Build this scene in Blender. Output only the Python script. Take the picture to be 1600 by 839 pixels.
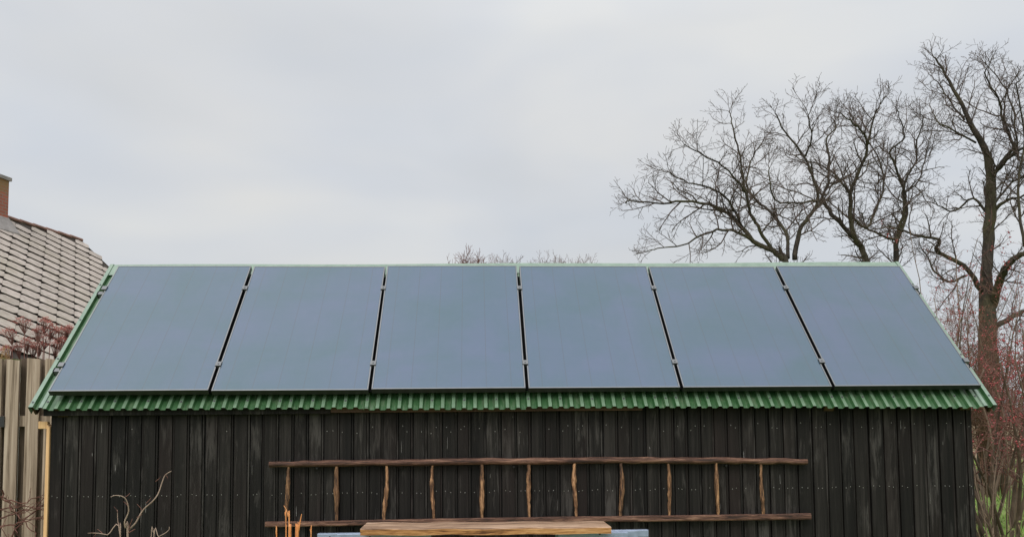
import bpy, math, random
from math import sin, cos, pi, radians, tan, atan2
from mathutils import Vector, Matrix

for o in list(bpy.data.objects): bpy.data.objects.remove(o)
SC = bpy.context.scene
COL = SC.collection

# ------------------------------------------------------------------ camera
FPX, PCY = 1271.9, 579.4                       # focal length and principal row in photo pixels
PITCH, YAW, ROLL = .0659, .0462, -.0086
CAM = Vector((-.3886, -6.0068, 1.7))
_f = Vector((sin(YAW)*cos(PITCH), cos(YAW)*cos(PITCH), sin(PITCH)))
_r = Vector((cos(YAW), -sin(YAW), 0)); _u = _r.cross(_f)
CR = cos(ROLL)*_r + sin(ROLL)*_u; CU = -sin(ROLL)*_r + cos(ROLL)*_u; CF = _f
cd = bpy.data.cameras.new('camera'); cam = bpy.data.objects.new('camera', cd); COL.objects.link(cam)
cam.matrix_world = Matrix(((CR.x, CU.x, -CF.x, CAM.x), (CR.y, CU.y, -CF.y, CAM.y), (CR.z, CU.z, -CF.z, CAM.z), (0, 0, 0, 1)))
cd.sensor_width = 36; cd.lens = FPX/1600*36; cd.shift_y = (PCY-419.5)/1600
cd.clip_start = .05; cd.clip_end = 9000
SC.camera = cam

def at(px, py, Y):
    """the point on the plane y = Y that a photo pixel looks at (used to size real things)"""
    d = CR*((px-800)/FPX) - CU*((py-PCY)/FPX) + CF
    return CAM + d*((Y-CAM.y)/d.y)

# ------------------------------------------------------------------ light
SUN_EL, SUN_AZ = radians(46), radians(200)     # azimuth measured from +Y clockwise: behind the camera, a little to the left
sdir = Vector((sin(SUN_AZ)*cos(SUN_EL), cos(SUN_AZ)*cos(SUN_EL), sin(SUN_EL)))
W = bpy.data.worlds.new('World'); SC.world = W; W.use_nodes = True
nt = W.node_tree; nt.nodes.clear()
def N(t, typ, **kw):
    n = t.nodes.new(typ)
    for k, v in kw.items():
        if k in n.inputs: n.inputs[k].default_value = v
        else: setattr(n, k, v)
    return n
out = N(nt, 'ShaderNodeOutputWorld'); bg = N(nt, 'ShaderNodeBackground'); bg.inputs['Strength'].default_value = .117
nt.links.new(bg.outputs[0], out.inputs[0])
sky = N(nt, 'ShaderNodeTexSky', sky_type='NISHITA', sun_disc=False, sun_elevation=SUN_EL, sun_rotation=SUN_AZ, air_density=1.0, dust_density=2.0)
tc = N(nt, 'ShaderNodeTexCoord')
def mth(t, op, a, b=None, c=None, clamp=False):
    n = t.nodes.new('ShaderNodeMath'); n.operation = op; n.use_clamp = clamp
    for i, v in enumerate((a, b, c)):
        if v is None: continue
        if isinstance(v, (int, float)): n.inputs[i].default_value = v
        else: t.links.new(v, n.inputs[i])
    return n.outputs[0]
def ramp(t, fac, stops, interp='LINEAR'):
    n = t.nodes.new('ShaderNodeValToRGB'); n.color_ramp.interpolation = interp
    e = n.color_ramp.elements
    while len(e) < len(stops): e.new(.5)
    for i, (p, c) in enumerate(stops):
        e[i].position = p; e[i].color = (c[0], c[1], c[2], 1) if not isinstance(c, (int, float)) else (c, c, c, 1)
    t.links.new(fac, n.inputs[0]); return n.outputs[0]
def mix(t, fac, a, b, mode='MIX'):
    n = t.nodes.new('ShaderNodeMix'); n.data_type = 'RGBA'; n.blend_type = mode
    for idx, v in ((0, fac), (6, a), (7, b)):
        if isinstance(v, (int, float)): n.inputs[idx].default_value = v
        elif isinstance(v, tuple): n.inputs[idx].default_value = (*v, 1)
        else: t.links.new(v, n.inputs[idx])
    return n.outputs[2]
def noise(t, vec, scale, detail=4, rough=.55, dist=0):
    n = N(t, 'ShaderNodeTexNoise'); n.inputs['Scale'].default_value = scale; n.inputs['Detail'].default_value = detail
    n.inputs['Roughness'].default_value = rough; n.inputs['Distortion'].default_value = dist
    if vec is not None: t.links.new(vec, n.inputs['Vector'])
    return n.outputs['Fac']
def mapping(t, vec, scale=(1, 1, 1), loc=(0, 0, 0), rot=(0, 0, 0)):
    n = N(t, 'ShaderNodeMapping'); n.inputs['Scale'].default_value = scale; n.inputs['Location'].default_value = loc; n.inputs['Rotation'].default_value = rot
    t.links.new(vec, n.inputs['Vector']); return n.outputs[0]
sep = N(nt, 'ShaderNodeSeparateXYZ'); nt.links.new(tc.outputs['Generated'], sep.inputs[0])
# clouds: soft stretched sheets of grey
n1 = noise(nt, mapping(nt, tc.outputs['Generated'], (1.6, 1.6, 4.2), (.35, .2, .1)), 1.5, 3, .42, .25)
n2 = noise(nt, mapping(nt, tc.outputs['Generated'], (1.0, 1.0, 2.2), (.9, 3.1, .4)), 2.0, 4, .5, .3)
tone = ramp(nt, n1, [(.32, (5.55, 5.82, 6.22)), (.5, (6.1, 6.3, 6.6)), (.66, (6.85, 6.9, 6.85))])
tint = ramp(nt, n2, [(.36, (.96, .972, .99)), (.60, (1.035, 1.01, .968))])
cloud = mix(nt, 1.0, tone, tint, 'MULTIPLY')
# paler near the horizon, brighter towards the zenith and towards the veiled sun
elev = ramp(nt, mth(nt, 'MAXIMUM', sep.outputs[2], 0.0), [(0, .97), (.14, .945), (.28, .98), (.44, 1.02), (.72, 1.5), (1, 1.78)])
cloud = mix(nt, 1.0, cloud, elev, 'MULTIPLY')
dt = N(nt, 'ShaderNodeVectorMath', operation='DOT_PRODUCT'); nt.links.new(tc.outputs['Generated'], dt.inputs[0]); dt.inputs[1].default_value = sdir
glow = mth(nt, 'ADD', mth(nt, 'MULTIPLY', mth(nt, 'POWER', mth(nt, 'MAXIMUM', dt.outputs['Value'], 0.0), 2.0), 1.3), 1.0)
gl = N(nt, 'ShaderNodeCombineXYZ')
for i in range(3): nt.links.new(glow, gl.inputs[i])
cloud = mix(nt, 1.0, cloud, gl.outputs[0], 'MULTIPLY')
nt.links.new(mix(nt, .10, cloud, sky.outputs[0]), bg.inputs['Color'])

sd = bpy.data.lights.new('sun', 'SUN'); sd.energy = 1.1; sd.angle = radians(24); sd.color = (1, .95, .88)
so = bpy.data.objects.new('sun', sd); COL.objects.link(so); so.location = (0, -10, 30)
so.rotation_euler = (-sdir).to_track_quat('-Z', 'Y').to_euler()
vs = SC.view_settings; vs.view_transform = 'Standard'; vs.look = 'None'; vs.gamma = 1; vs.use_curve_mapping = False; vs.exposure = 0.0

SC.cycles.sample_clamp_indirect = 3.0

# ------------------------------------------------------------------ helpers
def tag(o, label=None, cat=None, group=None, kind=None):
    if label: o['label'] = label
    if cat: o['category'] = cat
    if group: o['group'] = group
    if kind: o['kind'] = kind
    return o
def empty(name, loc, label, cat, group=None):
    o = bpy.data.objects.new(name, None); COL.objects.link(o); o.location = loc; o.empty_display_size = .2
    return tag(o, label, cat, group)
def wloc(o):
    v = Vector((0, 0, 0))
    while o is not None: v = v + o.location; o = o.parent
    return v
class MB:
    def __init__(s): s.v = []; s.f = []; s.m = []; s.t = []; s.tone = .5; s.mi = 0; s.sm = []; s.smooth = False
    def add(s, vs, fs):
        b = len(s.v); s.v.extend(vs)
        for f in fs: s.f.append(tuple(i+b for i in f)); s.m.append(s.mi); s.t.append(s.tone); s.sm.append(s.smooth)
    def box(s, x0, x1, y0, y1, z0, z1):
        v = [(x, y, z) for z in (z0, z1) for y in (y0, y1) for x in (x0, x1)]
        s.add(v, [(0, 2, 3, 1), (4, 5, 7, 6), (0, 1, 5, 4), (2, 6, 7, 3), (0, 4, 6, 2), (1, 3, 7, 5)])
    def hexa(s, p):   # 8 points: bottom ring then top ring (same order round)
        s.add([tuple(q) for q in p], [(3, 2, 1, 0), (4, 5, 6, 7), (0, 1, 5, 4), (1, 2, 6, 5), (2, 3, 7, 6), (3, 0, 4, 7)])
    def bar(s, a, b, w, h, up=Vector((0, 0, 1)), bev=0):
        a = Vector(a); b = Vector(b); t = (b-a).normalized(); sd_ = t.cross(up)
        if sd_.length < 1e-4: sd_ = t.cross(Vector((0, 1, 0)))
        sd_.normalize(); n = sd_.cross(t)
        prof = [(-w/2, -h/2), (w/2, -h/2), (w/2, h/2), (-w/2, h/2)]
        if bev: prof = [(-w/2+bev, -h/2), (w/2-bev, -h/2), (w/2, -h/2+bev), (w/2, h/2-bev), (w/2-bev, h/2), (-w/2+bev, h/2), (-w/2, h/2-bev), (-w/2, -h/2+bev)]
        k = len(prof)
        v = [tuple(a+sd_*x+n*y) for x, y in prof] + [tuple(b+sd_*x+n*y) for x, y in prof]
        s.add(v, [tuple(range(k))[::-1], tuple(range(k, 2*k))] + [(i, (i+1) % k, k+(i+1) % k, k+i) for i in range(k)])
    def tube(s, pts, rad, n=6, cap=True):
        pts = [Vector(p) for p in pts]; m = len(pts)
        if m < 2: return
        b = len(s.v); ref = None; vs = []
        for i in range(m):
            t = (pts[min(i+1, m-1)]-pts[max(i-1, 0)])
            if t.length < 1e-6: t = Vector((0, 0, 1))
            t.normalize()
            if ref is None:
                ref = t.cross(Vector((.3, .2, 1)) if abs(t.z) < .9 else Vector((1, .2, .1)))
            ref = ref - t*ref.dot(t)
            if ref.length < 1e-5: ref = t.orthogonal()
            ref.normalize(); bi = t.cross(ref); r = rad[i] if hasattr(rad, '__len__') else rad
            for k in range(n):
                a = 2*pi*k/n; vs.append(tuple(pts[i]+(ref*cos(a)+bi*sin(a))*r))
        fs = [(i*n+k, i*n+(k+1) % n, (i+1)*n+(k+1) % n, (i+1)*n+k) for i in range(m-1) for k in range(n)]
        if cap: fs += [tuple(range(n))[::-1], tuple(range((m-1)*n, m*n))]
        s.add(vs, fs)
    def blob(s, c, r, rng=None, sq=(1, 1, 1)):
        c = Vector(c); v = [(1, 0, 0), (-1, 0, 0), (0, 1, 0), (0, -1, 0), (0, 0, 1), (0, 0, -1)]
        j = (lambda: rng.uniform(.75, 1.25)) if rng else (lambda: 1)
        s.add([tuple(c+Vector((x*sq[0], y*sq[1], z*sq[2]))*r*j()) for x, y, z in v],
              [(0, 2, 4), (2, 1, 4), (1, 3, 4), (3, 0, 4), (2, 0, 5), (1, 2, 5), (3, 1, 5), (0, 3, 5)])
    def build(s, name, mats, parent=None, loc=None, bevel=0):
        if not isinstance(mats, (list, tuple)): mats = [mats]
        o0 = wloc(parent) if parent else Vector(loc or (0, 0, 0))
        me = bpy.data.meshes.new(name)
        me.from_pydata([(x-o0.x, y-o0.y, z-o0.z) for x, y, z in s.v], [], s.f)
        for m in mats: me.materials.append(m)
        me.polygons.foreach_set('material_index', s.m)
        me.polygons.foreach_set('use_smooth', s.sm)
        at_ = me.attributes.new('tone', 'FLOAT', 'FACE'); at_.data.foreach_set('value', s.t)
        me.update()
        o = bpy.data.objects.new(name, me); COL.objects.link(o)
        if parent: o.parent = parent
        else: o.location = o0
        if bevel:
            b = o.modifiers.new('bevel', 'BEVEL'); b.width = bevel; b.segments = 2; b.limit_method = 'ANGLE'
        return o

# ------------------------------------------------------------------ materials
def newmat(name):
    m = bpy.data.materials.new(name); m.use_nodes = True; t = m.node_tree; t.nodes.clear()
    o = N(t, 'ShaderNodeOutputMaterial'); p = N(t, 'ShaderNodeBsdfPrincipled'); t.links.new(p.outputs[0], o.inputs[0])
    c = N(t, 'ShaderNodeTexCoord')
    return m, t, p, c.outputs['Object']
def setv(t, p, key, v):
    if isinstance(v, (int, float)): p.inputs[key].default_value = v
    elif isinstance(v, tuple): p.inputs[key].default_value = (*v, 1)
    else: t.links.new(v, p.inputs[key])
def bump(t, p, h, strength=.4, dist=.01):
    b = N(t, 'ShaderNodeBump'); b.inputs['Strength'].default_value = strength; b.inputs['Distance'].default_value = dist
    t.links.new(h, b.inputs['Height']); t.links.new(b.outputs[0], p.inputs['Normal'])
def toneattr(t):
    a = N(t, 'ShaderNodeAttribute'); a.attribute_name = 'tone'; return a.outputs['Fac']
def wood(name, dark, mid, light, grain=(30, 30, 2), rough=.8, spec=.35, scuff=None, tone=.5, bumpd=.004, knots=None, scale=1.0):
    m, t, p, co = newmat(name)
    ta = toneattr(t)
    cb = N(t, 'ShaderNodeCombineXYZ'); t.links.new(mth(t, 'MULTIPLY', ta, 37.0), cb.inputs[2]); t.links.new(mth(t, 'MULTIPLY', ta, 11.0), cb.inputs[0])
    va = N(t, 'ShaderNodeVectorMath', operation='ADD'); t.links.new(co, va.inputs[0]); t.links.new(cb.outputs[0], va.inputs[1])
    g = noise(t, mapping(t, va.outputs[0], grain), scale, 6, .65, .6)
    g2 = noise(t, mapping(t, va.outputs[0], tuple(x*.22 for x in grain)), scale, 4, .6, .8)
    c = ramp(t, mth(t, 'ADD', mth(t, 'MULTIPLY', g, .6), mth(t, 'MULTIPLY', g2, .4)), [(.39, dark), (.5, mid), (.61, light)])
    k = mth(t, 'ADD', mth(t, 'MULTIPLY', ta, tone), 1-tone*.5)
    kc = N(t, 'ShaderNodeCombineXYZ')
    for i in range(3): t.links.new(k, kc.inputs[i])
    c = mix(t, 1.0, c, kc.outputs[0], 'MULTIPLY')
    if scuff:
        s1 = noise(t, mapping(t, va.outputs[0], (34, 34, 3.2)), 1, 6, .75, .8)
        s2 = noise(t, mapping(t, va.outputs[0], (3, 3, 1.3)), 1, 3, .6, .3)
        f = mth(t, 'MULTIPLY', mth(t, 'SUBTRACT', mth(t, 'MULTIPLY', s1, mth(t, 'MULTIPLY', s2, 2.0)), .545), 5.0, clamp=True)
        c = mix(t, mth(t, 'MULTIPLY', f, .5), c, scuff)
        hue = noise(t, mapping(t, va.outputs[0], (2, 2, .6)), 1, 2, .5)
        c = mix(t, mth(t, 'MULTIPLY', mth(t, 'SUBTRACT', hue, .5, clamp=True), 3.0, clamp=True), c, (.016, .0098, .0088))
    setv(t, p, 'Base Color', c)
    setv(t, p, 'Roughness', rough); p.inputs['Specular IOR Level'].default_value = spec
    bump(t, p, g, .6, bumpd)
    return m
def plain(name, col, rough=.5, metal=0, var=.12, scale=12, bumpd=0, ior=1.5, detail=5):
    m, t, p, co = newmat(name)
    n = noise(t, co, scale, detail, .6, .3)
    c = ramp(t, n, [(.3, tuple(x*(1-var) for x in col)), (.7, tuple(x*(1+var) for x in col))])
    setv(t, p, 'Base Color', c); p.inputs['Roughness'].default_value = rough; p.inputs['Metallic'].default_value = metal
    p.inputs['IOR'].default_value = ior
    if bumpd: bump(t, p, n, .5, bumpd)
    return m

M = {}
M['black_board'] = wood('black_stained_board', (.0040, .0033, .0028), (.0092, .0077, .0067), (.0195, .0166, .0148), (52, 52, 1.3), .7, spec=.2, scuff=(.082, .074, .068), tone=.9)
M['board_core'] = plain('dark_wall_core', (.006, .0055, .005), .9)
M['scratch'] = plain('pale_scratch', (.22, .21, .20), .7)
M['nail'] = plain('zinc_nail', (.32, .31, .29), .4, .5)
M['fence'] = wood('weathered_fence', (.12, .086, .058), (.275, .208, .152), (.42, .335, .26), (52, 52, 1.6), .85, tone=.5)
M['fence_back'] = wood('shade_dark_fence_board', (.085, .060, .041), (.19, .14, .10), (.30, .235, .175), (48, 48, 1.6), .9, tone=.4)  # boards behind the gaps, their shade put into a darker wood colour
M['rawwood'] = wood('raw_pine', (.48, .28, .13), (.64, .39, .19), (.72, .48, .26), (30, 30, 2), .7, tone=.1)
M['brownboard'] = wood('reddish_brown_board', (.035, .017, .012), (.06, .030, .020), (.10, .052, .034), (2, 30, 30), .75)
M['plank'] = wood('weathered_plank_top', (.075, .042, .026), (.31, .195, .125), (.54, .38, .27), (5, 70, 70), .8, tone=.35, bumpd=.01)
M['plank_side'] = wood('sawn_plank_side', (.10, .038, .014), (.38, .175, .062), (.58, .32, .145), (6, 80, 80), .75, tone=.35, bumpd=.01)
M['rail_wood'] = wood('ladder_rail', (.020, .0095, .0065), (.088, .040, .026), (.23, .125, .083), (7, 80, 80), .7, tone=.3, bumpd=.012)
M['rung_wood'] = wood('ladder_rung', (.030, .015, .009), (.15, .074, .036), (.40, .22, .11), (60, 60, 11), .7, tone=.5, bumpd=.012)
M['green'] = None
def green_mat():
    m, t, p, co = newmat('green_painted_sheet')
    n = noise(t, mapping(t, co, (3, 3, 3)), 4, 6, .65, .3); n2 = noise(t, mapping(t, co, (40, 6, 6)), 1, 4, .6)
    c = ramp(t, n, [(.3, (.020, .066, .022)), (.55, (.034, .094, .034)), (.75, (.068, .122, .060))])
    c = mix(t, mth(t, 'MULTIPLY', mth(t, 'SUBTRACT', n2, .52, clamp=True), 1.6), c, (.20, .22, .16))
    setv(t, p, 'Base Color', c); p.inputs['Roughness'].default_value = .34
    bump(t, p, n2, .15, .002)
    return m
M['green'] = green_mat()
def trim_mat():
    m, t, p, co = newmat('sky_pale_green_trim')
    n = noise(t, mapping(t, co, (5, 5, 5)), 3, 6, .65, .3)
    setv(t, p, 'Base Color', ramp(t, n, [(.3, (.135, .20, .15)), (.7, (.20, .27, .212))])); p.inputs['Roughness'].default_value = .38  # same green steel, with the sky's reflection put into a paler colour
    return m
M['trim'] = trim_mat()
M['crest'] = plain('sky_pale_green_crest', (.115, .185, .115), .36, 0, .22, 14)  # crest faces: sky sheen put into a paler paint colour
M['frame'] = plain('black_anodised_frame', (.010, .010, .011), .4, 0, .1)
M['frame_lip'] = plain('sky_pale_frame_lip', (.20, .205, .21), .32, .9, .08)  # top of the black frame, sky reflection put into a paler metal colour
M['alu'] = plain('aluminium', (.17, .175, .18), .5, .7, .08)
M['cap_and_gap_black'] = plain('black_cap_gap_shade', (.004, .004, .004), .95)  # rail end caps, and the added strips that blacken the panel gaps
M['cap_and_gap_black'].node_tree.nodes['Principled BSDF'].inputs['Specular IOR Level'].default_value = .04
M['galv'] = plain('blue_grey_galvanised', (.235, .28, .37), .45, .25, .16, 25)
M['galv_dark'] = plain('grey_blue_steel', (.16, .19, .245), .5, .25, .16, 25)
M['iron'] = plain('black_iron', (.012, .012, .012), .6)
def glass_mat():
    m, t, p, co = newmat('solar_cell_glass')
    sp = N(t, 'ShaderNodeSeparateXYZ'); t.links.new(co, sp.inputs[0])
    def line(v, step, w):   # thin joints between the cells
        fr = mth(t, 'FRACT', mth(t, 'DIVIDE', v, step))
        return mth(t, 'GREATER_THAN', mth(t, 'ABSOLUTE', mth(t, 'SUBTRACT', fr, .5)), .5-w/step)
    lx = line(mth(t, 'SUBTRACT', sp.outputs[0], .567-.0925*6+.0925*7), .185, .0032); ly = line(sp.outputs[1], .0915, .0012)
    oi = N(t, 'ShaderNodeObjectInfo')
    cb = N(t, 'ShaderNodeCombineXYZ'); t.links.new(mth(t, 'MULTIPLY', oi.outputs['Random'], 40.0), cb.inputs[0])
    va = N(t, 'ShaderNodeVectorMath', operation='ADD'); t.links.new(co, va.inputs[0]); t.links.new(cb.outputs[0], va.inputs[1])
    n = noise(t, va.outputs[0], 1.6, 4, .55, .4); dust = noise(t, mapping(t, va.outputs[0], (9, 3, 1)), 2, 6, .7, .4)
    c = ramp(t, n, [(.32, (.024, .052, .076)), (.5, (.031, .056, .092)), (.68, (.040, .059, .108))])  # teal to lavender drift: uneven sky reflection put into the glass colour
    c = mix(t, mth(t, 'MULTIPLY', lx, .6), c, (.030, .036, .046)); c = mix(t, mth(t, 'MULTIPLY', ly, .2), c, (.030, .036, .046))
    c = mix(t, mth(t, 'MULTIPLY', mth(t, 'SUBTRACT', dust, .5, clamp=True), .12), c, (.16, .17, .18))
    setv(t, p, 'Base Color', c); p.inputs['IOR'].default_value = 1.86
    p.inputs['Specular Tint'].default_value = (.72, .87, 1, 1)
    p.inputs['Roughness'].default_value = .24; setv(t, p, 'Specular Tint', ramp(t, n, [(.34, (.735, .885, .935)), (.66, (.77, .865, .98))]))  # tint follows the same painted drift of sky reflection
    return m
M['glass'] = glass_mat()
def bark(name, a, b, c_, moss=None, scale=9):
    m, t, p, co = newmat(name)
    n = noise(t, mapping(t, co, (1, 1, .35)), scale, 6, .7, .6)
    c = ramp(t, n, [(.3, a), (.5, b), (.72, c_)])
    if moss:
        n2 = noise(t, co, 1.3, 4, .6); c = mix(t, mth(t, 'MULTIPLY', mth(t, 'SUBTRACT', n2, .42, clamp=True), 3.2, clamp=True), c, moss)
    setv(t, p, 'Base Color', c); p.inputs['Roughness'].default_value = .9
    bump(t, p, n, .8, .02)
    return m
M['bark'] = bark('oak_bark', (.010, .0072, .0052), (.030, .022, .016), (.075, .060, .042), moss=(.060, .055, .020), scale=14)
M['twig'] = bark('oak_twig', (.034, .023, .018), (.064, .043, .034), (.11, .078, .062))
M['twig_red'] = bark('reddish_twig', (.060, .024, .018), (.125, .052, .038), (.21, .105, .08))
M['rust'] = bark('rusty_twig', (.060, .030, .017), (.125, .068, .040), (.21, .125, .08))
M['cane_dark'] = bark('brown_stem', (.035, .022, .014), (.085, .056, .036), (.17, .12, .08), scale=7)
M['cane'] = bark('tan_cane', (.060, .040, .026), (.125, .085, .056), (.22, .16, .11), scale=5)
M['pale_stem'] = bark('pale_stem', (.16, .11, .08), (.30, .215, .165), (.42, .32, .26), scale=14)
M['far_haze_twig'] = bark('far_haze_twig', (.10, .075, .070), (.16, .12, .11), (.21, .165, .15), scale=3)  # pale grey: distance haze put into the twig colour
M['berry'] = plain('dark_red_berry', (.26, .035, .035), .5, 0, .4, 3)
M['umbel'] = plain('dried_red_flower', (.36, .115, .09), .85, 0, .4, 9)
M['orange_stem'] = bark('orange_stem', (.45, .16, .045), (.62, .24, .08), (.68, .34, .15), scale=8)
M['dry_leaf'] = plain('dry_leaf', (.26, .16, .06), .85, 0, .4, 8)
M['leaf'] = plain('green_leaf', (.15, .19, .035), .6, 0, .4, 8)
def tile_mat():
    m, t, p, co = newmat('weathered_slate_tile')
    ta = toneattr(t); n = noise(t, co, 7, 6, .7, .4); n2 = noise(t, co, .9, 4, .6, .3); n3 = noise(t, co, 3.1, 5, .7, .5)
    c = ramp(t, n, [(.3, (.25, .21, .18)), (.55, (.40, .345, .305)), (.75, (.49, .43, .385))])
    c = mix(t, mth(t, 'MULTIPLY', ta, .45), c, (.24, .205, .175))
    c = mix(t, mth(t, 'MULTIPLY', mth(t, 'SUBTRACT', n2, .5, clamp=True), 2.0, clamp=True), c, (.27, .24, .17))
    c = mix(t, mth(t, 'MULTIPLY', mth(t, 'SUBTRACT', n3, .58, clamp=True), 3.0, clamp=True), c, (.12, .10, .08))
    setv(t, p, 'Base Color', c); p.inputs['Roughness'].default_value = .88; bump(t, p, n, .4, .01)
    return m
M['tile'] = tile_mat()
M['tile_gap'] = plain('dark_lap', (.040, .030, .023), .95)
M['ridge_tile'] = plain('rusty_ridge', (.22, .12, .095), .8, 0, .3, 5)
M['plaster'] = plain('white_plaster', (.78, .77, .74), .85, 0, .06, 4)
M['lead'] = plain('grey_mortar', (.23, .21, .20), .8, 0, .25, 6)
def brick_mat():
    m, t, p, co = newmat('chimney_brick')
    b = N(t, 'ShaderNodeTexBrick'); s0 = N(t, 'ShaderNodeSeparateXYZ'); t.links.new(co, s0.inputs[0]); k0 = N(t, 'ShaderNodeCombineXYZ'); t.links.new(mth(t, 'ADD', s0.outputs[0], s0.outputs[1]), k0.inputs[0]); t.links.new(s0.outputs[2], k0.inputs[1]); t.links.new(k0.outputs[0], b.inputs['Vector'])
    b.inputs['Scale'].default_value = 1; b.inputs['Brick Width'].default_value = .22; b.inputs['Row Height'].default_value = .072; b.inputs['Mortar Size'].default_value = .009
    b.inputs['Color1'].default_value = (.34, .10, .062, 1); b.inputs['Color2'].default_value = (.26, .085, .055, 1); b.inputs['Mortar'].default_value = (.22, .17, .14, 1)
    sp = N(t, 'ShaderNodeSeparateXYZ'); t.links.new(co, sp.inputs[0])
    n = noise(t, co, 4, 5, .7, .4)
    lich = ramp(t, mth(t, 'ADD', mth(t, 'MULTIPLY', sp.outputs[2], .9), mth(t, 'MULTIPLY', n, .6)), [(.75, 0), (1.1, 1)])
    c = mix(t, mth(t, 'MULTIPLY', lich, .75), b.outputs['Color'], (.21, .14, .055))     # ochre lichen on the upper courses
    setv(t, p, 'Base Color', c); p.inputs['Roughness'].default_value = .9; bump(t, p, n, .5, .01)
    return m
M['brick'] = brick_mat()
def ground_mat(name, cols, scale):
    m, t, p, co = newmat(name)
    n = noise(t, co, scale, 8, .7, .3); n2 = noise(t, co, scale*.06, 4, .6, .5)
    c = ramp(t, mth(t, 'ADD', mth(t, 'MULTIPLY', n, .55), mth(t, 'MULTIPLY', n2, .45)), [(.34, cols[0]), (.5, cols[1]), (.66, cols[2])])
    setv(t, p, 'Base Color', c); p.inputs['Roughness'].default_value = .95; bump(t, p, n, .8, .05)
    return m
M['lawn'] = ground_mat('lawn', ((.06, .09, .018), (.13, .20, .034), (.19, .23, .06)), 3.0)
M['field'] = ground_mat('stubble_field', ((.15, .105, .055), (.26, .19, .105), (.34, .26, .16)), .7)
M['grass'] = plain('grass_blade', (.16, .27, .040), .7, 0, .4, 1.2)
M['straw'] = plain('straw_blade', (.34, .25, .13), .85, 0, .3, 1.2)
M['wood_far'] = plain('far_wood', (.12, .115, .115), .95, 0, .3, .15)

# ------------------------------------------------------------------ ground
g = MB(); g.add([(-4000, -60, 0), (4000, -60, 0), (4000, 6000, 0), (-4000, 6000, 0)], [(0, 1, 2, 3)])
tag(g.build('field', M['field']), kind='structure')
g = MB(); g.add([(-40, -30, .004), (45, -30, .004), (45, 29, .004), (-40, 26, .004)], [(0, 1, 2, 3)])
tag(g.build('lawn', M['lawn']), kind='structure')

# ------------------------------------------------------------------ the shed
TH = .7971; Z0 = CAM.z + .2692
SV = Vector((0, cos(TH), sin(TH))); NV = Vector((0, -sin(TH), cos(TH)))
PW, PG, PL = 1.134, .0223, 1.579
def S(x, s, n): return Vector((x, 0, Z0)) + SV*s + NV*n          # point over the front roof slope (n = 0 is the panels' face)
NR = -.094                                                         # crest level of the sheet
RIDGE_S = 1.765
XL, XR = -3.60, 3.555
def ridge(x): return 1.722+.0068*(x+3.6)
def eave(x): return -.078 - .0075*(x+3.6)
shed = empty('garden_shed', (0, 1.3, 0), 'long low shed of black vertical boards under a green corrugated roof', 'shed')
rng = random.Random(4)
YW = .12
WX0, WX1 = -3.49, 3.445
# front wall of boards
mb = MB(); x = WX0; ztop = 1.895; nails = []; scr = []
k = 0
while x < WX1-.02:
    w = min(rng.uniform(.101, .118), WX1-x)
    mb.tone = rng.random(); d = rng.uniform(0, .006); lean = rng.uniform(-.004, .004)
    lip = .016; xa, xb = x+.005, x+w-.004
    def pr(xa, xb, y0, y1, ln):
        mb.hexa([(xa, y1, .12), (xb, y1, .12), (xb, y0, .12), (xa, y0, .12), (xa+ln, y1, ztop), (xb+ln, y1, ztop), (xb+ln, y0, ztop), (xa+ln, y0, ztop)][:8])
    # order: bottom ring must wind so faces look outward
    mb.hexa([(xa, YW-d, .1), (xb-lip, YW-d, .1), (xb-lip, YW+.02, .1), (xa, YW+.02, .1), (xa+lean, YW-d, ztop), (xb-lip+lean, YW-d, ztop), (xb-lip+lean, YW+.02, ztop), (xa+lean, YW+.02, ztop)])
    mb.tone = min(1, mb.tone+.15)
    mb.hexa([(xb-lip+.0045, YW+.006-d, .1), (xb, YW+.006-d, .1), (xb, YW+.021, .1), (xb-lip+.0045, YW+.021, .1), (xb-lip+.0045+lean, YW+.006-d, ztop), (xb+lean, YW+.006-d, ztop), (xb+lean, YW+.021, ztop), (xb-lip+.0045+lean, YW+.021, ztop)])
    for zz, pz in ((1.205, .9), (1.675, .42 if x > -1.6 else .06), (.55, .8)):
        for fx in (.25, .66):
            if rng.random() < pz: nails.append((xa+(xb-lip-xa)*fx+rng.uniform(-.006, .006)+lean*zz/1.9, YW-d, zz+rng.uniform(-.008, .008)+(.0 if zz < 1.5 else rng.uniform(-.03, .02))))
    if rng.random() < .35: scr.append((xa+rng.choice((.006, .02, .07))+rng.uniform(0, .012), YW-d, rng.uniform(.9, 1.75), rng.uniform(.015, .10), rng.uniform(.0012, .0028)))
    x += w
mb.mi = 1; mb.tone = .5
for (nx, ny, nz) in nails:
    mb.tube([(nx, ny+.002, nz), (nx, ny-.0025, nz)], [.0034, .0028], 6)
mb.mi = 2
for (sx, sy, sz, L, w) in scr:                                      # chipped slivers of pale wood along some edges
    j = rng.uniform(-.003, .003)
    mb.add([(sx, sy-.0006, sz), (sx+w, sy-.0006, sz+.01), (sx+w*.6+j, sy-.0006, sz+L), (sx+j, sy-.0006, sz+L*.8)], [(0, 1, 2, 3)])
front = mb.build('front_wall', [M['black_board'], M['nail'], M['scratch']], shed)
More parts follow.
